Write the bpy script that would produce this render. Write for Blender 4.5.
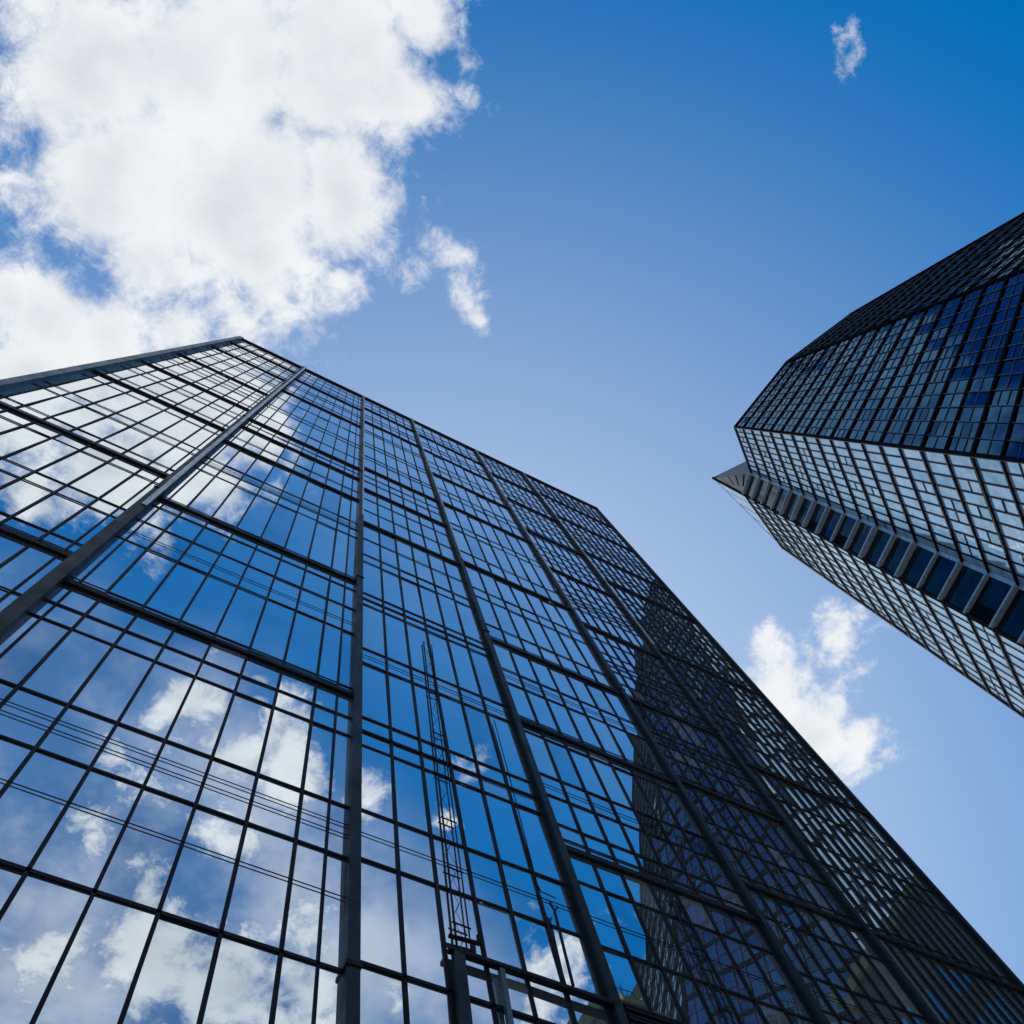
import bpy, math, random
from mathutils import Vector, Matrix

random.seed(11)
for o in list(bpy.data.objects):
    bpy.data.objects.remove(o, do_unlink=True)
scene = bpy.context.scene
COL = scene.collection

# ------------------------------------------------------------------ camera
EYE = 1.6
cam_data = bpy.data.cameras.new("camera")
cam = bpy.data.objects.new("camera", cam_data)
COL.objects.link(cam)
cam_data.sensor_width = 36.0
cam_data.lens = 36.0 * 884.66 / 1024.0
cam_data.clip_start = 0.1
cam_data.clip_end = 5000.0
ROT = Matrix(((0.88454, -0.41172, -0.21925),
              (-0.44772, -0.88126, -0.15139),
              (-0.13089, 0.23207, -0.96385)))
cam.matrix_world = Matrix.Translation((0, 0, EYE)) @ ROT.to_4x4()
scene.camera = cam

# ------------------------------------------------------------------ sun, sky, clouds, exposure
SUN_EL = math.radians(53.4)
SUN_AZ = math.radians(-28)             # measured from +Y towards -X
sd = Vector((-math.sin(SUN_AZ) * math.cos(SUN_EL), math.cos(SUN_AZ) * math.cos(SUN_EL), math.sin(SUN_EL)))
sun_data = bpy.data.lights.new("sun", 'SUN')
sun_data.energy = 2.2
sun_data.angle = math.radians(0.5)
sun_data.color = (1.0, 0.95, 0.87)
sun = bpy.data.objects.new("sun", sun_data)
COL.objects.link(sun)
sun.rotation_euler = sd.to_track_quat('Z', 'Y').to_euler()
scene.view_settings.view_transform = 'Standard'
scene.view_settings.look = 'None'
scene.view_settings.exposure = 1.0
scene.view_settings.gamma = 1.0
scene.cycles.max_bounces = 10
scene.cycles.glossy_bounces = 6
scene.cycles.diffuse_bounces = 2

# soft cloud lobes: direction x, y, z, radius, strength
CLOUDS = [
    (-0.339, -0.070, 0.938, 0.094, 1.00),
    (-0.247, -0.116, 0.962, 0.119, 1.00),
    (-0.148, -0.173, 0.974, 0.105, 1.00),
    (-0.076, -0.182, 0.980, 0.060, 0.90),
    (-0.283, 0.016, 0.959, 0.097, 1.00),
    (-0.187, -0.026, 0.982, 0.123, 1.00),
    (-0.095, -0.065, 0.993, 0.086, 0.95),
    (-0.221, 0.080, 0.972, 0.068, 0.90),
    (-0.139, 0.020, 0.990, 0.073, 0.90),
    (-0.287, 0.173, 0.942, 0.069, 0.90),
    (-0.328, 0.167, 0.930, 0.044, 0.80),
    (-0.230, 0.167, 0.959, 0.060, 0.85),
    (-0.288, 0.227, 0.930, 0.059, 0.90),
    (-0.175, 0.130, 0.976, 0.045, 0.70),
    (-0.052, 0.016, 0.999, 0.034, 0.60),
    (-0.105, -0.255, 0.961, 0.065, 0.75),
    (-0.269, -0.205, 0.941, 0.095, 1.00),
    (-0.372, -0.126, 0.920, 0.056, 0.90),
    (-0.178, -0.268, 0.947, 0.079, 0.90),
    (-0.047, -0.238, 0.970, 0.028, 0.50),
    (-0.023, -0.200, 0.980, 0.027, 0.45),
    (-0.076, 0.069, 0.995, 0.052, 0.45),
    (-0.014, -0.050, 0.999, 0.042, 0.35),
    (-0.122, 0.092, 0.988, 0.046, 0.55),
    (0.055, -0.071, 0.996, 0.025, 0.50),
    (0.079, -0.041, 0.996, 0.026, 0.50),
    (0.285, -0.454, 0.844, 0.018, 0.95),
    (0.284, -0.442, 0.851, 0.018, 0.90),
    (0.282, -0.430, 0.858, 0.017, 0.85),
    (0.283, -0.417, 0.864, 0.017, 0.78),
    (0.283, -0.403, 0.870, 0.017, 0.72),
    (0.286, -0.386, 0.877, 0.016, 0.62),
    (0.535, 0.175, 0.826, 0.047, 0.82),
    (0.578, 0.194, 0.793, 0.047, 0.85),
    (0.611, 0.184, 0.770, 0.044, 0.85),
    (0.565, 0.104, 0.818, 0.036, 0.55),
    (0.577, 0.234, 0.782, 0.037, 0.65),
    (0.606, 0.215, 0.766, 0.029, 0.65),
    (0.587, 0.156, 0.794, 0.043, 0.60),
    (0.518, 0.148, 0.843, 0.025, 0.60),
    (-0.256, -0.271, 0.928, 0.065, 0.70),
    (-0.212, -0.328, 0.921, 0.057, 0.55),
    (-0.014, -0.462, 0.887, 0.044, 0.70),
    (0.050, -0.479, 0.876, 0.059, 0.80),
    (0.110, -0.486, 0.867, 0.055, 0.80),
    (-0.059, -0.513, 0.856, 0.023, 0.50),
    (-0.047, -0.585, 0.809, 0.035, 0.45),
    (0.010, -0.546, 0.838, 0.037, 0.50),
    (0.081, -0.558, 0.826, 0.047, 0.60),
    (0.175, -0.590, 0.788, 0.046, 0.70),
    (0.048, -0.643, 0.765, 0.068, 0.85),
    (-0.032, -0.667, 0.745, 0.049, 0.60),
    (0.132, -0.647, 0.751, 0.069, 0.80),
    (0.210, -0.635, 0.743, 0.061, 0.80),
    (0.199, -0.480, 0.855, 0.040, 0.60),
    (0.279, -0.602, 0.748, 0.036, 0.40),
    (0.420, -0.529, 0.738, 0.055, 0.70),
    (0.540, -0.440, 0.717, 0.054, 0.50),
]
world = bpy.data.worlds.new("World")
scene.world = world
world.use_nodes = True
wt = world.node_tree
wt.nodes.clear()


class NT:
    """small helper to write node trees"""
    def __init__(self, tree):
        self.t = tree

    def n(self, kind, **kw):
        nd = self.t.nodes.new(kind)
        for k, v in kw.items():
            setattr(nd, k, v)
        return nd

    def put(self, sock, v):
        if hasattr(v, 'is_output') or isinstance(v, bpy.types.NodeSocket):
            self.t.links.new(v, sock)
        else:
            sock.default_value = v

    def math(self, op, a, b=None, c=None, clamp=False):
        nd = self.n('ShaderNodeMath', operation=op, use_clamp=clamp)
        self.put(nd.inputs[0], a)
        if b is not None:
            self.put(nd.inputs[1], b)
        if c is not None:
            self.put(nd.inputs[2], c)
        return nd.outputs[0]

    def vec(self, op, a, b=None, out=0):
        nd = self.n('ShaderNodeVectorMath', operation=op)
        self.put(nd.inputs[0], a)
        if b is not None:
            if op == 'SCALE':
                self.put(nd.inputs['Scale'], b)
            else:
                self.put(nd.inputs[1], b)
        return nd.outputs[out]

    def noise(self, v, scale, detail, rough=0.55, col=False, dist=0.0):
        nd = self.n('ShaderNodeTexNoise')
        self.put(nd.inputs['Vector'], v)
        nd.inputs['Scale'].default_value = scale
        nd.inputs['Detail'].default_value = detail
        nd.inputs['Roughness'].default_value = rough
        nd.inputs['Distortion'].default_value = dist
        return nd.outputs['Color' if col else 'Fac']

    def smooth(self, v, lo, hi, a=0.0, b=1.0):
        nd = self.n('ShaderNodeMapRange', interpolation_type='SMOOTHSTEP')
        self.put(nd.inputs['Value'], v)
        nd.inputs['From Min'].default_value = lo
        nd.inputs['From Max'].default_value = hi
        nd.inputs['To Min'].default_value = a
        nd.inputs['To Max'].default_value = b
        return nd.outputs['Result']

    def mix(self, f, a, b, mode='MIX'):
        nd = self.n('ShaderNodeMix', data_type='RGBA', blend_type=mode)
        self.put(nd.inputs[0], f)
        self.put(nd.inputs[6], a)
        self.put(nd.inputs[7], b)
        return nd.outputs[2]


W = NT(wt)
SKY_STRENGTH = 0.15
out = W.n('ShaderNodeOutputWorld')
bg = W.n('ShaderNodeBackground')
bg.inputs['Strength'].default_value = SKY_STRENGTH
wt.links.new(bg.outputs[0], out.inputs['Surface'])
sky = W.n('ShaderNodeTexSky', sky_type='NISHITA')
sky.sun_disc = False
sky.sun_elevation = SUN_EL
sky.sun_rotation = -SUN_AZ
sky.air_density = 1.0
sky.dust_density = 0.6
sky.ozone_density = 3.0
tc = W.n('ShaderNodeTexCoord')
dirv = W.vec('NORMALIZE', tc.outputs['Generated'])
sepd = W.n('ShaderNodeSeparateXYZ')
wt.links.new(dirv, sepd.inputs[0])
sepz = sepd.outputs['Z']
# clear air: deep blue away from the sun, milky towards it
aur = W.math('MAXIMUM', W.math('MULTIPLY_ADD', W.vec('DOT_PRODUCT', dirv, tuple(sd), out=1), 1.383, -0.664), 0.0)
aur = W.math('MULTIPLY', aur, aur)
G = 1.0 / (SKY_STRENGTH * 2.0)
clear = W.mix(1.0, sky.outputs[0], (0.0, 0.57, 0.90, 1), 'MULTIPLY')
thin = W.math('MULTIPLY', W.math('POWER', W.math('MAXIMUM', sepz, 0.05), 0.5), W.math('MAXIMUM', W.math('MULTIPLY_ADD', aur, -0.9, 0.72), 0.3))
clear = W.vec('SCALE', clear, thin)
glow = W.vec('SCALE', (1.0 * G, 0.956 * G, 0.90 * G), aur)
clear = W.vec('ADD', clear, glow)
sep = W.n('ShaderNodeSeparateXYZ')
wt.links.new(dirv, sep.inputs[0])
zc = W.math('MAXIMUM', sep.outputs['Z'], 0.08)
cmb = W.n('ShaderNodeCombineXYZ')
wt.links.new(W.math('DIVIDE', sep.outputs['X'], zc), cmb.inputs[0])
wt.links.new(W.math('DIVIDE', sep.outputs['Y'], zc), cmb.inputs[1])
pl = cmb.outputs[0]                                    # flat cloud layer seen from below
w1 = W.vec('SCALE', W.vec('SUBTRACT', W.noise(pl, 5.0, 3, col=True), (0.5, 0.5, 0.5)), 0.10)
w2 = W.vec('SCALE', W.vec('SUBTRACT', W.noise(pl, 22.0, 4, 0.6, col=True), (0.5, 0.5, 0.5)), 0.035)
dw = W.vec('ADD', W.vec('ADD', dirv, w1), w2)
field = None
for (x, y, z, r, w) in CLOUDS:
    dist = W.vec('DISTANCE', dw, (x, y, z), out=1)
    v = W.math('MULTIPLY_ADD', dist, -w / r * 0.75, w)
    if field is None:
        field = v
    else:
        nd = W.n('ShaderNodeMath', operation='SMOOTH_MAX')
        W.put(nd.inputs[0], field)
        W.put(nd.inputs[1], v)
        nd.inputs[2].default_value = 0.10
        field = nd.outputs[0]
field = W.math('MAXIMUM', field, -0.6)
n1 = W.noise(pl, 9.0, 10, 0.62, dist=0.25)
n2 = W.noise(pl, 26.0, 10, 0.68, dist=0.4)
rag = W.math('ADD', W.math('MULTIPLY', W.math('SUBTRACT', n1, 0.5), 1.5), W.math('MULTIPLY', W.math('SUBTRACT', n2, 0.5), 1.1))
calm = W.smooth(field, 0.30, 0.80, 1.0, 0.22)
f2 = W.math('ADD', field, W.math('MULTIPLY', rag, calm))
dens = W.smooth(f2, 0.12, 0.66)
# thin high veil low in the sky behind the camera
veil = W.math('MULTIPLY', W.smooth(W.math('MULTIPLY_ADD', W.math('MAXIMUM', sepd.outputs['X'], 0.0), 0.35, sepd.outputs['Y']), -0.345, -0.50), W.smooth(W.noise(pl, 3.5, 8, 0.6), 0.36, 0.66, 0.08, 0.62))
dens = W.math('MAXIMUM', dens, veil)
thick = W.smooth(f2, 0.55, 1.25)
n3 = W.noise(pl, 6.0, 5, 0.5)
core = W.smooth(field, 0.45, 0.95)
relief = W.smooth(W.math('SUBTRACT', n1, W.math('MULTIPLY', n3, 0.35)), 0.22, 0.46)
shade = W.math('ADD', W.math('MULTIPLY', core, W.smooth(n3, 0.34, 0.60, 0.05, 0.60)), W.math('MULTIPLY', W.math('SUBTRACT', 1.0, relief), 0.18), clamp=True)
K = 0.5 / SKY_STRENGTH
ccol = W.mix(shade, (0.90 * K, 0.92 * K, 0.94 * K, 1), (0.60 * K, 0.64 * K, 0.70 * K, 1))
final = W.mix(dens, clear, ccol)
wt.links.new(final, bg.inputs['Color'])

# ------------------------------------------------------------------ mesh helpers
class MB:
    def __init__(self):
        self.v = []
        self.f = []
        self.slot = {}

    def quad(self, a, b, c, d, slot=0):
        n = len(self.v)
        if slot:
            self.slot[len(self.f)] = slot
        self.v += [tuple(a), tuple(b), tuple(c), tuple(d)]
        self.f.append((n, n + 1, n + 2, n + 3))

    def hexa(self, p):
        """p: 8 points, 0-3 near loop and 4-7 far loop in the same order"""
        n = len(self.v)
        self.v += [tuple(q) for q in p]
        for q in ((0, 1, 2, 3), (7, 6, 5, 4), (0, 4, 5, 1), (1, 5, 6, 2), (2, 6, 7, 3), (3, 7, 4, 0)):
            self.f.append(tuple(n + i for i in q))

    def box(self, x0, x1, y0, y1, z0, z1):
        self.hexa([(x0, y0, z0), (x1, y0, z0), (x1, y0, z1), (x0, y0, z1),
                   (x0, y1, z0), (x1, y1, z0), (x1, y1, z1), (x0, y1, z1)])

    def tube(self, a, b, r, n=8):
        a = Vector(a); b = Vector(b)
        d = (b - a).normalized()
        s = d.cross(Vector((0, 0, 1)))
        if s.length < 1e-3:
            s = d.cross(Vector((1, 0, 0)))
        s.normalize()
        t = d.cross(s)
        i0 = len(self.v)
        for k in range(n):
            w = 2 * math.pi * k / n
            q = s * math.cos(w) * r + t * math.sin(w) * r
            self.v.append(tuple(a + q))
            self.v.append(tuple(b + q))
        for k in range(n):
            j = (k + 1) % n
            self.f.append((i0 + 2 * k, i0 + 2 * j, i0 + 2 * j + 1, i0 + 2 * k + 1))
        self.f.append(tuple(i0 + 2 * k for k in range(n)))
        self.f.append(tuple(i0 + 2 * k + 1 for k in reversed(range(n))))

    def beam(self, a, b, side, out, w, d):
        """bar of width w (along side) and depth d (along out) from a to b, lying on the line a-b"""
        s = side * (w / 2)
        o = out * d
        self.hexa([a - s, a + s, a + s + o, a - s + o, b - s, b + s, b + s + o, b - s + o])

    def build(self, name, m, parent=None):
        me = bpy.data.meshes.new(name)
        me.from_pydata(self.v, [], self.f)
        for one in (m if isinstance(m, (list, tuple)) else [m]):
            me.materials.append(one)
        for k, s in self.slot.items():
            me.polygons[k].material_index = s
        me.validate()
        o = bpy.data.objects.new(name, me)
        COL.objects.link(o)
        if parent is not None:
            o.parent = parent
            o.matrix_parent_inverse = Matrix.Translation(-Vector(world_loc(parent)))
        return o


def world_loc(o):
    p = Vector((0, 0, 0))
    while o is not None:
        p = p + o.location
        o = o.parent if o.parent is None or o.type == 'EMPTY' else None
    return p


def thing(name, label, cat, loc=(0, 0, 0), group=None):
    o = bpy.data.objects.new(name, None)
    COL.objects.link(o)
    o.location = loc
    o['label'] = label
    o['category'] = cat
    if group:
        o['group'] = group
    return o


# ------------------------------------------------------------------ materials
def mat(name):
    m = bpy.data.materials.new(name)
    m.use_nodes = True
    T = NT(m.node_tree)
    p = next(n for n in m.node_tree.nodes if n.type == 'BSDF_PRINCIPLED')
    return m, T, p


def mirror_glass(name, tint, rough, wave, wave_scale, dirt=0.03, vary=0.0):
    m, T, p = mat(name)
    tcn = T.n('ShaderNodeTexCoord')
    ob = tcn.outputs['Object']
    big = T.noise(ob, 0.6, 3)
    fac = T.smooth(big, 0.35, 0.7)
    dark = tuple(c * (1 - vary) for c in tint)
    col = T.mix(fac, (*tint, 1), (*dark, 1))
    T.put(p.inputs['Base Color'], col)
    p.inputs['Metallic'].default_value = 1.0
    T.put(p.inputs['Roughness'], T.math('MULTIPLY_ADD', T.smooth(T.noise(ob, 3.0, 6, 0.7), 0.5, 0.8), dirt, rough))
    b = T.n('ShaderNodeBump')
    b.inputs['Strength'].default_value = wave
    b.inputs['Distance'].default_value = 0.05
    T.put(b.inputs['Height'], T.noise(ob, wave_scale, 1, 0.3))
    T.put(p.inputs['Normal'], b.outputs[0])
    return m


def painted_metal(name, col, metallic=0.4, rough=0.45, vary=0.35, spec=0.5, joint=0.0):
    m, T, p = mat(name)
    tcn = T.n('ShaderNodeTexCoord')
    ob = tcn.outputs['Object']
    n = T.smooth(T.noise(ob, 1.7, 6, 0.65), 0.3, 0.75)
    c2 = tuple(c * (1 - vary) for c in col)
    T.put(p.inputs['Base Color'], T.mix(n, (*col, 1), (*c2, 1)))
    if joint:
        sz = T.n('ShaderNodeSeparateXYZ')
        T.put(sz.inputs[0], ob)
        fr = T.math('FRACT', T.math('DIVIDE', sz.outputs['Z'], joint))
        streak = T.n('ShaderNodeMapping')
        streak.inputs['Scale'].default_value = (14, 14, 0.5)
        T.put(streak.inputs['Vector'], ob)
        dirt = T.smooth(T.noise(streak.outputs[0], 1.0, 5, 0.6), 0.45, 0.75, 1.0, 0.55)
        cut = T.math('MULTIPLY', T.math('SUBTRACT', 1.0, T.math('MULTIPLY', T.math('LESS_THAN', fr, 0.012), 0.85)), dirt)
        base = T.mix(n, (*col, 1), (*c2, 1))
        T.put(p.inputs['Base Color'], T.vec('SCALE', base, cut))
    p.inputs['Metallic'].default_value = metallic
    p.inputs['Specular IOR Level'].default_value = spec
    T.put(p.inputs['Roughness'], T.math('MULTIPLY_ADD', n, 0.15, rough))
    return m


M_GLASS = mirror_glass('mirror_glass_blue', (0.83, 0.90, 0.93), 0.004, 0.035, 0.45, 0.02, 0.10)
M_GLASS2 = mirror_glass('mirror_glass_darker', (0.66, 0.76, 0.82), 0.006, 0.04, 0.45, 0.03, 0.15)
M_GLASS3 = mirror_glass('mirror_glass_paler', (0.88, 0.93, 0.94), 0.012, 0.04, 0.45, 0.05, 0.06)
for one, val in ((M_GLASS, 0.94), (M_GLASS2, 0.96), (M_GLASS3, 0.84)):
    one.node_tree.nodes['Principled BSDF'].inputs['Metallic'].default_value = val
M_FRAME = painted_metal('dark_frame_metal', (0.008, 0.012, 0.017), 0.0, 0.55, spec=0.18)
M_FIN = painted_metal('fin_metal', (0.014, 0.028, 0.036), 0.1, 0.45, spec=0.25, joint=3.2)
M_LITSIDE = painted_metal('lit_fin_side', (0.75, 0.79, 0.82), 0.1, 0.38, joint=3.2)  # near-white colour carries the light on the fins' sides
M_TRIM = painted_metal('teal_grey_trim', (0.10, 0.17, 0.20), 0.4, 0.4)
M_ROOF = painted_metal('roof_membrane', (0.2, 0.2, 0.21), 0.0, 0.8)
M_BLUE = mirror_glass('deep_blue_glass', (0.022, 0.066, 0.140), 0.02, 0.06, 0.35, 0.06, 0.35)
M_DARKG = mirror_glass('dark_tinted_glass', (0.015, 0.045, 0.075), 0.03, 0.10, 0.35, 0.06, 0.35)
M_SILV = mirror_glass('silver_glass', (0.34, 0.46, 0.56), 0.055, 0.05, 0.3, 0.08, 0.30)
M_SILV.node_tree.nodes['Principled BSDF'].inputs['Metallic'].default_value = 0.35
M_BLUE2 = mirror_glass('black_blue_glass', (0.012, 0.040, 0.085), 0.03, 0.12, 0.35, 0.06, 0.3)
M_BLUE3 = mirror_glass('pale_blue_glass', (0.04, 0.10, 0.18), 0.03, 0.12, 0.35, 0.06, 0.3)
M_SILV2 = mirror_glass('grey_blue_glass', (0.24, 0.37, 0.47), 0.05, 0.05, 0.3, 0.08, 0.3)
M_SILV3 = mirror_glass('white_spandrel', (0.42, 0.53, 0.62), 0.07, 0.05, 0.3, 0.08, 0.2)
for one, val in ((M_SILV2, 0.38), (M_SILV3, 0.3)):
    one.node_tree.nodes['Principled BSDF'].inputs['Metallic'].default_value = val
for one in (M_BLUE, M_BLUE2, M_BLUE3, M_DARKG):
    one.node_tree.nodes['Principled BSDF'].inputs['Specular Tint'].default_value = (0.58, 0.76, 0.96, 1)
M_TFRAME = painted_metal('tower_frame_metal', (0.006, 0.009, 0.013), 0.0, 0.8, spec=0.04)
M_GRID = painted_metal('grey_blue_mullions', (0.07, 0.105, 0.135), 0.1, 0.5, spec=0.3)
M_CHAN = mirror_glass('dark_channel_glass', (0.03, 0.05, 0.06), 0.05, 0.1, 0.35, 0.06, 0.4)  # near-black teal glass of the channel bays
M_STEEL = painted_metal('rib_steel', (0.40, 0.50, 0.58), 0.3, 0.4)

# ------------------------------------------------------------------ ground
def paving():
    m, T, p = mat('plaza_paving')
    tcn = T.n('ShaderNodeTexCoord')
    br = T.n('ShaderNodeTexBrick')
    T.put(br.inputs['Vector'], tcn.outputs['Object'])
    br.inputs['Color1'].default_value = (0.24, 0.23, 0.22, 1)
    br.inputs['Color2'].default_value = (0.19, 0.19, 0.185, 1)
    br.inputs['Mortar'].default_value = (0.09, 0.09, 0.09, 1)
    br.inputs['Scale'].default_value = 1.2
    br.inputs['Mortar Size'].default_value = 0.008
    T.put(p.inputs['Base Color'], br.outputs['Color'])
    p.inputs['Roughness'].default_value = 0.8
    return m


g = MB()
g.quad((-2500, -2500, 0), (2500, -2500, 0), (2500, 2500, 0), (-2500, 2500, 0))
ground = g.build('ground', paving())
ground['kind'] = 'structure'

# ------------------------------------------------------------------ tower with the flat mirrored facade
D = 8.0                                     # metres from the eye to the glass
EDGE = [(-1.262, 0.0157), (-0.444, -0.0042), (0.430, -0.0316), (0.970, -0.0325),
        (1.536, -0.0154), (1.957, -0.001), (2.478, 0.0412)]        # x = a + b*z, in units of D
ROOF = 9.0


def fx(i, z):
    a, b = EDGE[i]
    return a + b * z


def P(i, u, z, y=0.0):
    """point of column i at fraction u and level z (units of D above the eye), y metres proud of the glass"""
    x = fx(i, z) * (1 - u) + fx(i + 1, z) * u
    return Vector((x * D, D - y, z * D + EYE))


tower = thing('office_tower', 'tall flat slab tower of blue mirror glass reflecting clouds, with dark grid and vertical fins',
              'office tower', ((EDGE[0][0] + EDGE[6][0]) / 2 * D, D, 0))
GR = -EYE / D
PANES = [7, 8, 6, 7, 7, 11]
HEAVY = [
    [0.55, 1.35, 2.41, 3.51, 4.76, 5.6, 6.48, 7.6, 8.4],
    [0.40, 2.255, 3.215, 4.52, 5.045, 5.345, 7.02, 8.0],
    [0.45, 4.13, 4.86, 5.46, 7.43, 8.25],
    [0.5, 1.30, 1.88, 2.545, 3.22, 4.22, 5.5, 6.43, 7.40, 8.2],
    [0.6, 1.35, 2.05, 2.59, 3.22, 4.05, 5.0, 5.9, 6.9, 7.9],
    [0.6, 1.35, 2.05, 3.03, 4.2, 5.39, 6.1, 7.2, 8.1],
]
SPLIT = [[], [1.247], [1.28, 2.085, 3.08], [], [], []]      # where a bay ends at an ordinary transom
THIN = [
    [0.2, 0.9, 1.0, 1.8, 1.9, 2.1, 2.53, 2.85, 2.96, 3.38, 3.64, 4.02, 4.14, 4.6, 4.9, 5.2, 5.33, 5.75, 6.02, 6.14, 6.3, 6.66, 7.0, 7.12,
     7.4, 7.76, 8.05, 8.2, 8.55, 8.8],
    [0.1, 0.7, 0.8, 1.545, 1.72, 2.03, 2.125, 2.70, 2.92, 3.12, 3.82, 3.95, 4.07, 4.72, 5.20, 5.65, 6.05, 6.17, 6.6, 7.2, 7.5,
     7.62, 8.2, 8.45, 8.72],
    [0.1, 0.85, 1.0, 1.56, 1.73, 2.01, 2.16, 2.51, 2.62, 3.02, 3.14, 3.53, 3.63, 3.87, 4.4, 4.65, 5.1, 5.25, 5.8, 5.9, 6.3, 6.42, 6.9,
     7.0, 7.7, 7.85, 8.5, 8.75],
    [0.2, 0.9, 1.55, 1.76, 1.99, 2.13, 2.24, 2.49, 2.84, 2.96, 3.40, 3.74, 3.86, 4.45, 4.9, 5.02, 5.8, 5.95, 6.7, 6.9, 7.65, 7.8,
     8.4, 8.6],
    [0.2, 0.9, 1.60, 1.72, 1.92, 2.25, 2.36, 2.86, 2.95, 3.5, 3.62, 4.4, 4.52, 5.3, 5.45, 6.2, 6.35, 7.2, 7.4, 8.2, 8.5],
    [0.2, 0.9, 1.60, 1.72, 2.4, 2.52, 3.4, 3.52, 3.8, 4.5, 4.62, 5.0, 5.7, 6.5, 6.7, 7.5, 7.7, 8.4, 8.6],
]
for i in (4, 5):                                   # the right-hand columns carry a closer mesh of thin rails
    z = 2.4
    while z < 8.7:
        z += random.uniform(0.13, 0.24) if i > 3 else random.uniform(0.22, 0.40)
        if min(abs(z - t) for t in THIN[i] + HEAVY[i]) > 0.05:
            THIN[i].append(round(z, 3))
    THIN[i].sort()
MDEPTH = [0.022, 0.022, 0.022, 0.022, 0.030, 0.044]      # mullions stand prouder towards the right-hand end
WIRE = [[], [0.95, 1.43, 1.62, 1.655, 2.79, 4.0], [1.645, 2.08, 2.565, 3.08], [1.64, 2.18, 2.9], [1.66, 2.9], []]
UP = Vector((0, 0, 1))
OUT = Vector((0, -1, 0))
RIGHT = Vector((1, 0, 0))


def hbar(mb, i, u0, u1, z, h, d, y=0.01):
    a0 = P(i, u0, z - h / 2 / D, y); a1 = P(i, u0, z + h / 2 / D, y)
    b0 = P(i, u1, z - h / 2 / D, y); b1 = P(i, u1, z + h / 2 / D, y)
    o = OUT * d
    mb.hexa([a0, b0, b1, a1, a0 + o, b0 + o, b1 + o, a1 + o])


for i in range(6):
    n = PANES[i]
    w0 = (fx(i + 1, 2) - fx(i, 2)) * D
    e = 0.13 / w0                                  # the fin covers this much at each side
    us = [e * 0.2] + [e + (1 - 2 * e) * (k / n) for k in range(n + 1)] + [1 - e * 0.2]
    if i in (0, 1):
        us = us[:1] + [us[1] + 0.035] + us[2:-2] + [us[-2] - 0.045] + us[-1:]
    cuts = sorted(HEAVY[i] + SPLIT[i])
    lv = [GR] + cuts + [ROOF]
    for b in range(len(lv) - 1):
        z0, z1 = lv[b], lv[b + 1]
        rows = [z0] + [t for t in THIN[i] if z0 + 0.02 < t < z1 - 0.02] + [z1]
        gm = MB()
        fm = MB()
        for r in range(len(rows) - 1):
            for k in range(len(us) - 1):
                tx = random.gauss(0, 0.0038 if i < 3 else 0.0048)
                tz = random.gauss(0, 0.0038 if i < 3 else 0.0048)
                q = []
                for (uu, zz, sx, sz) in ((us[k], rows[r], -1, -1), (us[k + 1], rows[r], 1, -1), (us[k + 1], rows[r + 1], 1, 1), (us[k], rows[r + 1], -1, 1)):
                    hw = (us[k + 1] - us[k]) * w0 / 2
                    hh = (rows[r + 1] - rows[r]) * D / 2
                    q.append(P(i, uu, zz, tx * sx * hw + tz * sz * hh))
                dice = random.random()
                gm.quad(*q, slot=1 if dice < 0.10 else 2 if dice < 0.17 else 0)
        bay = gm.build('glazing_bay', [M_GLASS, M_GLASS2, M_GLASS3], tower)
        for k in range(1, len(us) - 1):
            a = P(i, us[k], z0, 0.01)
            c = P(i, us[k], z1, 0.01)
            fm.beam(a, c, RIGHT, OUT, 0.04 if k in (1, len(us) - 2) else 0.055, MDEPTH[i])
        for t in rows[1:-1]:
            hbar(fm, i, us[0], us[-1], t, 0.05, 0.020)
        if b > 0 and z0 in HEAVY[i]:
            hbar(fm, i, us[0], us[-1], z0 + 0.045, 0.035, 0.020)
        for t in WIRE[i]:
            if z0 < t < z1:
                fm.tube(P(i, us[0], t, 0.03), P(i, us[-1], t - 0.004, 0.03), 0.010, 6)
        fm.build('mullion_grid', M_FRAME, bay)
        if b > 0:
            tm = MB()
            heavy = z0 in HEAVY[i]
            hbar(tm, i, us[0] * 0.5, 1 - us[0] * 0.5, z0, 0.15 if heavy else 0.065, 0.075 if heavy else 0.024, 0.008)
            tm.build('transom_beam', M_FRAME, tower)

# louvred strip low in the fourth column
lvr = MB()
for k in range(7):
    z = 1.30 + 0.012 * k
    hbar(lvr, 3, 0.02, 0.70, z, 0.045, 0.16 + 0.02 * (k % 2), 0.012)
lvr.build('louvre_strip', M_FRAME, tower)

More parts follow.
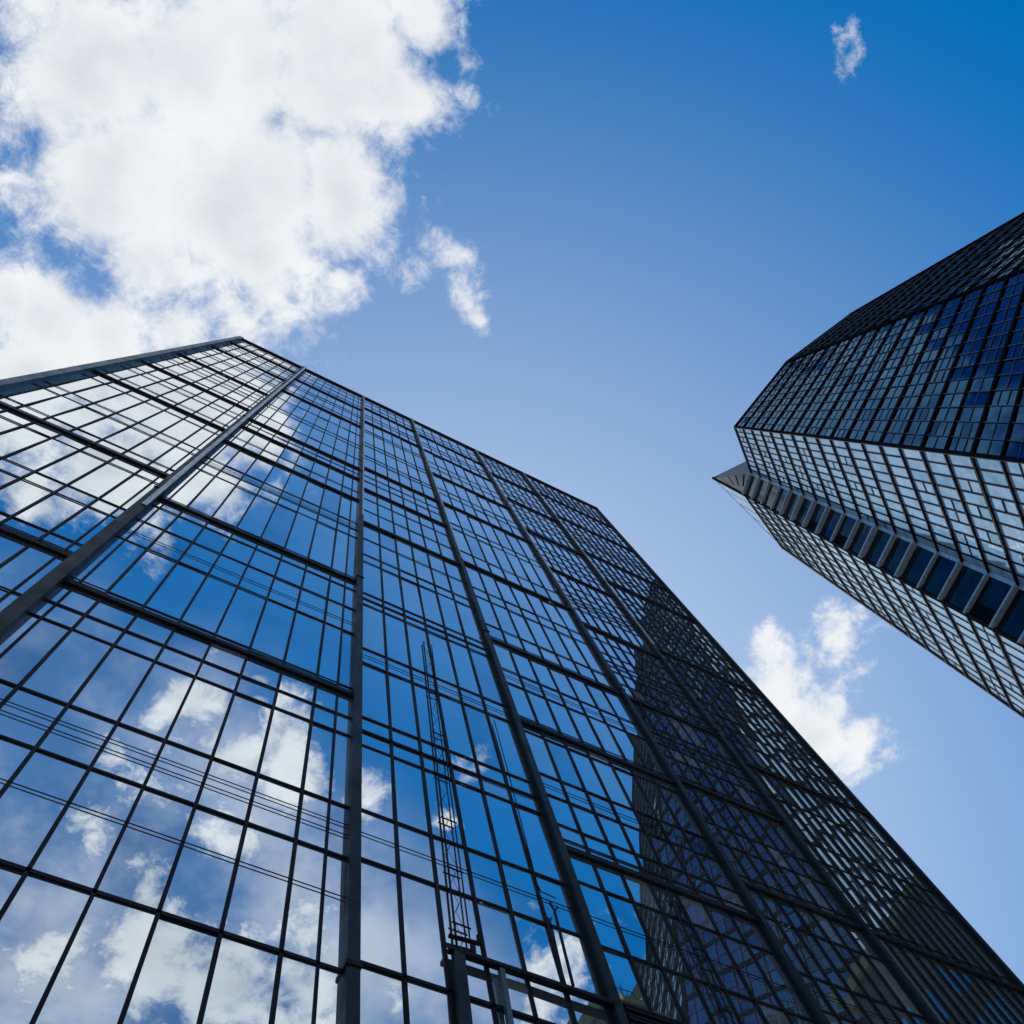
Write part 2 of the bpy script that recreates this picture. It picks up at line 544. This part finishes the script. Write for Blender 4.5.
# fins between the columns
FW = [0, 0.28, 0.19, 0.16, 0.16, 0.15, 0]
for i in range(1, 6):
    w = FW[i]
    fin = MB()
    a = Vector((fx(i, GR) * D, D - 0.005, 0))
    c = Vector((fx(i, ROOF) * D, D - 0.005, ROOF * D + EYE))
    fin.beam(a, c, RIGHT, OUT, w, 0.15 if i > 1 else 0.21)
    f = fin.build('fin', M_FIN, tower)
    strip = MB()  # pale strip stands in for the fin's lit right-hand side
    sx = Vector((w * 0.5 - 0.07 if i == 1 else w * 0.5 - 0.03, 0, 0))
    zz = 3.0 if i == 1 else 4.2
    a2 = Vector((fx(i, zz) * D, D, zz * D + EYE)) + sx + OUT * (0.21 if i == 1 else 0.15)
    c2 = c + sx + OUT * (0.21 if i == 1 else 0.15)
    strip.beam(a2, c2, RIGHT, OUT, 0.14 if i == 1 else 0.06, 0.03)
    strip.build('lit_side_strip', M_LITSIDE, f)
    br = MB()
    for zz in [1.25 + 2.0 * k for k in range(4)]:
        q = Vector((fx(i, zz) * D, D - (0.21 if i == 1 else 0.15), zz * D + EYE))
        br.box(q.x - w * 0.5 - 0.02, q.x + w * 0.5 + 0.02, q.y - 0.03, q.y + 0.12, q.z - 0.04, q.z + 0.04)
    br.build('bracket', M_FRAME, f)

# edge trims, parapet and the rest of the body
DEEP = 26.0
for i, sgn in ((0, -1), (6, 1)):
    t = MB()
    a = Vector((fx(i, GR) * D, D + 0.2, 0)); c = Vector((fx(i, ROOF) * D, D + 0.2, ROOF * D + EYE))
    t.beam(a + RIGHT * 0.12 * sgn, c + RIGHT * 0.12 * sgn, RIGHT, OUT, 0.30 if sgn < 0 else 0.16, 0.42 if sgn < 0 else 0.30)
    t.build('corner_trim', M_TRIM if sgn < 0 else M_FIN, tower)
    s = MB()
    s.quad(a + RIGHT * 0.1 * sgn + UP * 0, c + RIGHT * 0.1 * sgn, c + RIGHT * 0.1 * sgn - OUT * DEEP, a + RIGHT * 0.1 * sgn - OUT * DEEP)
    sw = s.build('side_wall', M_GLASS, tower)
    sg = MB()
    for k in range(1, 14):
        o = -OUT * (DEEP * k / 14)
        sg.beam(a + o + RIGHT * 0.1 * sgn, c + o + RIGHT * 0.1 * sgn, OUT, RIGHT * sgn, 0.1, 0.08)
    for k in range(1, 26):
        q = a.lerp(c, k / 26) + RIGHT * 0.1 * sgn
        sg.beam(q, q - OUT * DEEP, UP, RIGHT * sgn, 0.14, 0.08)
    sg.build('mullion_grid', M_FRAME, sw)
rw = MB()
rw.quad((fx(0, GR) * D, D + DEEP, 0), (fx(6, GR) * D, D + DEEP, 0), (fx(6, ROOF) * D, D + DEEP, ROOF * D + EYE), (fx(0, ROOF) * D, D + DEEP, ROOF * D + EYE))
rw.build('rear_wall', M_TRIM, tower)
rf = MB()
zt = ROOF * D + EYE
rf.hexa([(fx(0, ROOF) * D, D + 0.3, zt - 0.4), (fx(6, ROOF) * D, D + 0.3, zt - 0.4), (fx(6, ROOF) * D, D + DEEP, zt - 0.4), (fx(0, ROOF) * D, D + DEEP, zt - 0.4),
         (fx(0, ROOF) * D, D + 0.3, zt - 0.2), (fx(6, ROOF) * D, D + 0.3, zt - 0.2), (fx(6, ROOF) * D, D + DEEP, zt - 0.2), (fx(0, ROOF) * D, D + DEEP, zt - 0.2)])
rf.build('roof', M_ROOF, tower)
pp = MB()
pp.box(fx(0, ROOF) * D - 0.3, fx(6, ROOF) * D + 0.2, D - 0.12, D + 0.3, zt, zt + 0.35)
pp.build('parapet', M_FIN, tower)

# ------------------------------------------------------------------ folded, tapering tower
H = 170.0
KA = 1.6
S_END = KA / (KA - 1)
FE = [   # top corner x, y (per height) and the point its edge aims at
    (0.4821, -0.2236, 0.5177, 0.0191, 0.8, 0.0), (0.4409, -0.1426, 0.5017, -0.0100, 0.78, 0.0), (0.4224, -0.0484, 0.4986, -0.0155, 1.0, 0.0),
    (0.4706, -0.0085, 0.5090, 0.0032, 1.0, 0.0), (0.4758, 0.0177, 0.5195, 0.0224, 1.0, 0.0), (0.5526, 0.0542, 0.5281, 0.0380, 0.88, 0.0),
    (0.80, 0.0, 0.51, 0.0, 1.0, 0.0), (0.80, -0.20, 0.51, 0.0, 1.0, 0.0)]


def Q(i, s):
    tx, ty, ax, ay, gfac, off = FE[i]
    s = min(1 + (s - 1) * gfac + off * min(1.0, (s - 1) / 0.052), S_END - 0.004)
    z = KA - s * (KA - 1)
    return Vector(((ax + s * (tx - ax)) * H, (ay + s * (ty - ay)) * H, z * H + EYE))


S_END = KA / (KA - 1)
ftower = thing('folded_glass_tower', 'dark blue and silver glass tower tapering upwards with folded faces and a ribbed channel', 'glass tower',
               (0.9 * H, -0.05 * H, 0))
PEAK = 0.78                                # the channel's outer edge rises to a point above the roof
RINGS = [1.0]
while RINGS[-1] < 2.15:
    RINGS.append(RINGS[-1] + 0.052)
RINGS += [2.35, 2.8, 3.4]
G_DARK = [M_DARKG, M_BLUE2, M_BLUE]
G_BLUE = [M_BLUE, M_BLUE2, M_BLUE3]
G_SILV = [M_SILV, M_SILV2, M_SILV3]
G_CHAN = [M_CHAN, M_TFRAME, M_DARKG]
FACES = [(0, 1, 13, 'dark', G_DARK), (1, 2, 13, 'blue', G_BLUE), (2, 3, 10, 'light', G_SILV), (3, 4, 3, 'channel', G_CHAN), (4, 5, 10, 'light', G_SILV)]
for (i, j, nsub, kind, m) in FACES:
    gm = MB()
    fm = MB()
    mid = (Q(i, 1.5) + Q(j, 1.5)) / 2
    nrm = (Q(j, 1.4) - Q(i, 1.4)).cross(Q(i, 2) - Q(i, 1)).normalized()
    if nrm.dot(Vector((0, 0, EYE)) - mid) < 0:
        nrm = -nrm
    for r in range(len(RINGS) - 1):
        s0, s1 = RINGS[r], RINGS[r + 1]
        for k in range(nsub):
            u0, u1 = k / nsub, (k + 1) / nsub
            a = Q(i, s0).lerp(Q(j, s0), u0); b = Q(i, s0).lerp(Q(j, s0), u1)
            c = Q(i, s1).lerp(Q(j, s1), u1); d = Q(i, s1).lerp(Q(j, s1), u0)
            jit = 0.011 if kind == 'light' else 0.02
            t1 = random.gauss(0, jit); t2 = random.gauss(0, jit)
            if r < len(RINGS) - 3:                  # each storey is split into two or three lights
                cutn = (2 if random.random() < 0.8 else 3) if kind in ('blue', 'dark') else (1 if random.random() < 0.72 else 2)
            else:
                cutn = 1
            for w in range(cutn):
                g0, g1 = w / cutn, (w + 1) / cutn
                dice = random.random()
                t3 = t1 * random.uniform(0.4, 1.2)
                gm.quad(a.lerp(d, g0) + nrm * t3, b.lerp(c, g0) + nrm * t2, b.lerp(c, g1) - nrm * t3, a.lerp(d, g1) - nrm * t2,
                        slot=1 if dice < 0.09 else 2 if dice < 0.14 else 0)
                if w and kind != 'channel':
                    fm.beam(a.lerp(d, g0) + nrm * 0.03, b.lerp(c, g0) + nrm * 0.03, (d - a).normalized(), nrm, 0.10, 0.06)
    if kind == 'channel':
        gm.v += [tuple(Q(2, 1.0).lerp(Q(3, 1.0), 0.72)), tuple(Q(3, 1.0)), tuple(Q(4, 1.0)), tuple(Q(4, PEAK))]
        gm.f.append((len(gm.v) - 4, len(gm.v) - 3, len(gm.v) - 1))
        gm.f.append((len(gm.v) - 3, len(gm.v) - 2, len(gm.v) - 1))
    if (i, j) == (4, 5):
        gm.v += [tuple(Q(4, PEAK)), tuple(Q(4, 1.0)), tuple(Q(5, 1.0))]
        gm.f.append((len(gm.v) - 3, len(gm.v) - 2, len(gm.v) - 1))
    wall = gm.build('curtain_wall', m, ftower)
    if kind != 'channel':
        for k in range(1, nsub):
            for r in range(len(RINGS) - 2):
                a = Q(i, RINGS[r]).lerp(Q(j, RINGS[r]), k / nsub) + nrm * 0.03
                b = Q(i, RINGS[r + 1]).lerp(Q(j, RINGS[r + 1]), k / nsub) + nrm * 0.03
                fm.beam(a, b, (Q(j, 1.5) - Q(i, 1.5)).normalized(), nrm, 0.14, 0.08)
        fm.build('mullion_grid', M_GRID if kind in ('blue', 'dark') else M_TFRAME, wall)
    for r, s in enumerate(RINGS[:-1]):
        a = Q(i, s) + nrm * 0.02
        b = Q(j, s) + nrm * 0.02
        side = (Q(i, s + 0.1) - Q(i, s)).normalized()
        bm_ = MB()
        if kind == 'channel':
            bm_.beam(a, b, side, nrm, random.uniform(0.26, 0.38), random.uniform(0.5, 0.9))
            bm_.build('rib', M_STEEL, ftower)
        else:
            bm_.beam(a, b, side, nrm, 0.42 if r % 2 == 0 else 0.28, 0.22)
            bm_.build('floor_band', M_TFRAME, ftower)
for i in range(6):
    em = MB()
    out_ = (Q(i, 1.5) - Vector((0.62 * H, -0.06 * H, Q(i, 1.5).z))).normalized()
    em.beam(Q(i, PEAK if i == 4 else 1.0), Q(i, S_END * 2), out_.cross(UP).normalized(), out_, 0.5, 0.25)
    em.build('edge_trim', M_STEEL if i == 3 else M_TFRAME, ftower)
bk = MB()
for (i, j) in ((5, 6), (6, 7), (7, 0)):
    bk.quad(Q(i, 1), Q(j, 1), Q(j, 4.0), Q(i, 4.0))
bk.build('rear_wall', M_BLUE2, ftower)
PK = [(Q(2, 1.0).lerp(Q(3, 1.0), 0.72), Q(4, PEAK)), (Q(4, PEAK), Q(5, 1.0))]
for k in range(1, 5):
    PK.append((Q(3, 1.0).lerp(Q(4, PEAK), k / 5), Q(3, 1.0).lerp(Q(4, 1.0), k / 5).lerp(Q(4, PEAK + 0.22 * (1 - k / 5)), 0.6)))
    PK.append((Q(5, 1.0).lerp(Q(4, PEAK), k / 5), Q(5, 1.0).lerp(Q(4, 1.0), k / 5)))
for q0, q1 in PK:
    bm_ = MB()
    bm_.beam(q0, q1, UP, (Vector((0, 0, EYE)) - q0).normalized(), 0.4, 0.3)
    bm_.build('rib', M_TFRAME, ftower)
tp = MB()
tp.v = [tuple(Q(i, 1.0)) for i in range(8)]
tp.f = [tuple(range(8))]
tp.build('roof', M_ROOF, ftower)

# ------------------------------------------------------------------ fittings hung on and built against the flat facade
def F(x, z, y=0.0):
    """point at x, z (units of D, from the eye) and y metres in front of the glass"""
    return Vector((x * D, D - y, z * D + EYE))


def cable_ladder(label, x0, x1, zt, zb, lean, n, hook):
    t = thing('cable_ladder', label, 'ladder', tuple(F((x0 + x1) / 2, zb, 0.12)), 'cable ladders hanging on the glass facade')
    for x, r in ((x0, 0.020), (x1, 0.014)):
        m = MB()
        m.tube(F(x - lean, zt, 0.05), F(x, zb, 0.06), r)
        m.build('rail', M_FRAME, t)
    rnd = random.Random(int(zt * 100))
    lace = MB()
    px = None
    for k in range(n * 5 + 1):
        f = k / (n * 5)
        z = zt + (zb - zt) * f
        xm = x0 + (x1 - x0) * (0.5 + 0.42 * (1 if k % 2 else -1) * rnd.uniform(0.4, 1.0)) - lean * (1 - f)
        q = F(xm, z, 0.06)
        if px is not None:
            lace.tube(px, q, 0.0045, 5)
        px = q
    lace.build('lacing', M_FRAME, t)
    for k in range(1, n + 1):
        f = (k / (n + 0.4)) ** 0.7
        z = zt + (zb - zt) * f
        e = 0.005
        m = MB()
        m.tube(F(x0 - e - lean * (1 - f), z, 0.06), F(x1 + e - lean * (1 - f), z - 0.002, 0.06), 0.015)
        m.build('rung', M_FRAME, t)
    if hook:
        m = MB()
        zb2 = zb + 0.02
        m.tube(F(x0 - 0.016, zb2, 0.08), F(x1 + 0.018, zb2 + 0.006, 0.08), 0.035)
        m.tube(F(x1 + 0.017, zb2 + 0.004, 0.08), F(x1 + 0.017, zb2 + 0.028, 0.08), 0.03)
        m.build('spreader_bar', M_FRAME, t)
    return t


cable_ladder('dark cable ladder with a hooked spreader bar at its foot, above the low portal frame', 0.594, 0.624, 2.88, 1.39, 0.010, 6, True)
cable_ladder('slender cable ladder without a spreader bar, hanging right of the third fin', 1.207, 1.229, 1.86, 1.40, -0.008, 6, False)

pipe = MB()
pts = [F(0.806, 2.462, 0.05), F(0.811, 2.144, 0.05), F(0.815, 1.68, 0.05), F(0.820, 1.66, 0.05), F(0.855, 1.655, 0.05)]
for a, b in zip(pts[:-1], pts[1:]):
    pipe.tube(a, b, 0.011)
po = pipe.build('drain_pipe', M_FRAME, None)
po['label'] = 'thin dark pipe running down the glass and bending sideways left of the third fin'
po['category'] = 'pipe'

sp = thing('standpipe', 'short dark standpipe with a forked head rising from the portal beam', 'standpipe', tuple(F(0.836, 1.385, 0.1)))
m = MB()
m.tube(F(0.835, 1.385, 0.10), F(0.838, 1.598, 0.10), 0.026)
m.build('stem', M_FRAME, sp)
m = MB()
m.tube(F(0.838, 1.597, 0.10), F(0.829, 1.616, 0.12), 0.02)
m.tube(F(0.838, 1.597, 0.10), F(0.847, 1.611, 0.12), 0.02)
m.build('forked_head', M_FRAME, sp)

pf = thing('portal_frame', 'dark steel portal frame of post and beam against the foot of the glass facade', 'portal',
           (0.75 * D, D - 0.25, 0))
m = MB()
m.box(0.580 * D, 0.602 * D, D - 0.16, D - 0.06, 0, 1.362 * D + EYE)
m.build('post', M_FIN, pf)
m = MB()
m.box(0.572 * D, 0.930 * D, D - 0.16, D - 0.06, 1.363 * D + EYE, 1.363 * D + EYE + 0.075)
m.build('beam', M_FRAME, pf)
m = MB()
m.box(0.674 * D, 0.684 * D, D - 0.14, D - 0.06, 0, 1.362 * D + EYE)
m.build('inner_post', M_TRIM, pf)

# ------------------------------------------------------------------ older buildings across the street, seen mirrored in the glass
def masonry(name, col, mortar):
    mm, T, p = mat(name)
    tcn = T.n('ShaderNodeTexCoord')
    n = T.smooth(T.noise(tcn.outputs['Object'], 0.25, 8, 0.7), 0.3, 0.7)
    T.put(p.inputs['Base Color'], T.mix(n, (*col, 1), (*mortar, 1)))
    p.inputs['Roughness'].default_value = 0.85
    return mm


M_STONE = masonry('weathered_stone', (0.20, 0.19, 0.08), (0.10, 0.10, 0.05))
M_BRICK = masonry('dark_brick', (0.06, 0.055, 0.05), (0.03, 0.03, 0.03))
M_PANE = mirror_glass('window_glass', (0.25, 0.33, 0.36), 0.03, 0.05, 0.5)


def block(name, label, x0, x1, y0, y1, h, m, crown):
    t = thing(name, label, 'building', ((x0 + x1) / 2, (y0 + y1) / 2, 0))
    w = MB()
    w.box(x0, x1, y0, y1, 0, h)
    w.build('wall', m, t)
    c = MB()
    c.box(x0 - 0.4, x1 + 0.4, y0 - 0.4, y1 + 0.4, h + 0.003, h + 0.8)
    c.build('cornice', M_STONE, t)
    for (a, b, cc, d, hh) in crown:
        k = MB()
        k.box(x0 + (x1 - x0) * a, x0 + (x1 - x0) * b, y0 + (y1 - y0) * cc, y0 + (y1 - y0) * d, h + 0.803, h + hh)
        rh = k.build('roof_house', m, t)
        wx0, wx1 = x0 + (x1 - x0) * a, x0 + (x1 - x0) * b
        wy0, wy1 = y0 + (y1 - y0) * cc, y0 + (y1 - y0) * d
        g_ = MB()
        for lev in range(max(1, int(hh / 2.2))):
            zb = h + 1.2 + 2.0 * lev
            if zb + 1.2 > h + hh:
                break
            for q in range(3):
                g_.box(wx0 + (wx1 - wx0) * (q + 0.2) / 3, wx0 + (wx1 - wx0) * (q + 0.75) / 3, wy1 - 0.1, wy1 + 0.05, zb, zb + 1.2)
                g_.box(wx0 - 0.05, wx0 + 0.1, wy0 + (wy1 - wy0) * (q + 0.2) / 3, wy0 + (wy1 - wy0) * (q + 0.75) / 3, zb, zb + 1.2)
        g_.build('window_row', M_PANE, rh)
        rl = MB()
        for q in range(5):
            rl.tube((wx0 + (wx1 - wx0) * q / 4, wy1, h + hh), (wx0 + (wx1 - wx0) * q / 4, wy1, h + hh + 1.1), 0.05)
        rl.tube((wx0, wy1, h + hh + 1.1), (wx1, wy1, h + hh + 1.1), 0.05)
        rl.tube(((wx0 + wx1) / 2, (wy0 + wy1) / 2, h + hh), ((wx0 + wx1) / 2, (wy0 + wy1) / 2, h + hh + 4.5), 0.06)
        rl.build('railing', M_FRAME, rh)
    z = 3.0
    k = 0
    while z < h - 3.5:
        rm = MB()
        for axis in (0, 1):
            n = max(2, int(((x1 - x0) if axis == 0 else (y1 - y0)) / 2.6))
            for q in range(n):
                f0, f1 = (q + 0.22) / n, (q + 0.78) / n
                if axis == 0:
                    rm.box(x0 + (x1 - x0) * f0, x0 + (x1 - x0) * f1, y1 - 0.1, y1 + 0.06, z, z + 2.1)
                else:
                    rm.box(x0 - 0.06, x0 + 0.1, y0 + (y1 - y0) * f0, y0 + (y1 - y0) * f1, z, z + 2.1)
        rm.build('window_row', M_PANE, t)
        z += 3.6
        k += 1


block('stone_building', 'old grey-brown stone building mirrored low in the glass beside the third fin', 50.5, 58, -58, -38, 78, M_STONE,
      [(0.1, 0.55, 0.3, 0.9, 4.0), (0.65, 0.95, 0.5, 0.95, 6.5)])
block('brick_building', 'dark brick block mirrored at the lower right of the glass facade', 43.5, 55, -10, 1.5, 45, M_BRICK,
      [(0.15, 0.6, 0.4, 0.85, 2.8)])
block('brick_building', 'taller dark brick slab mirrored near the right edge of the glass facade', 66.5, 72.5, -1, 3, 64, M_BRICK,
      [(0.2, 0.7, 0.3, 0.8, 3.2)])
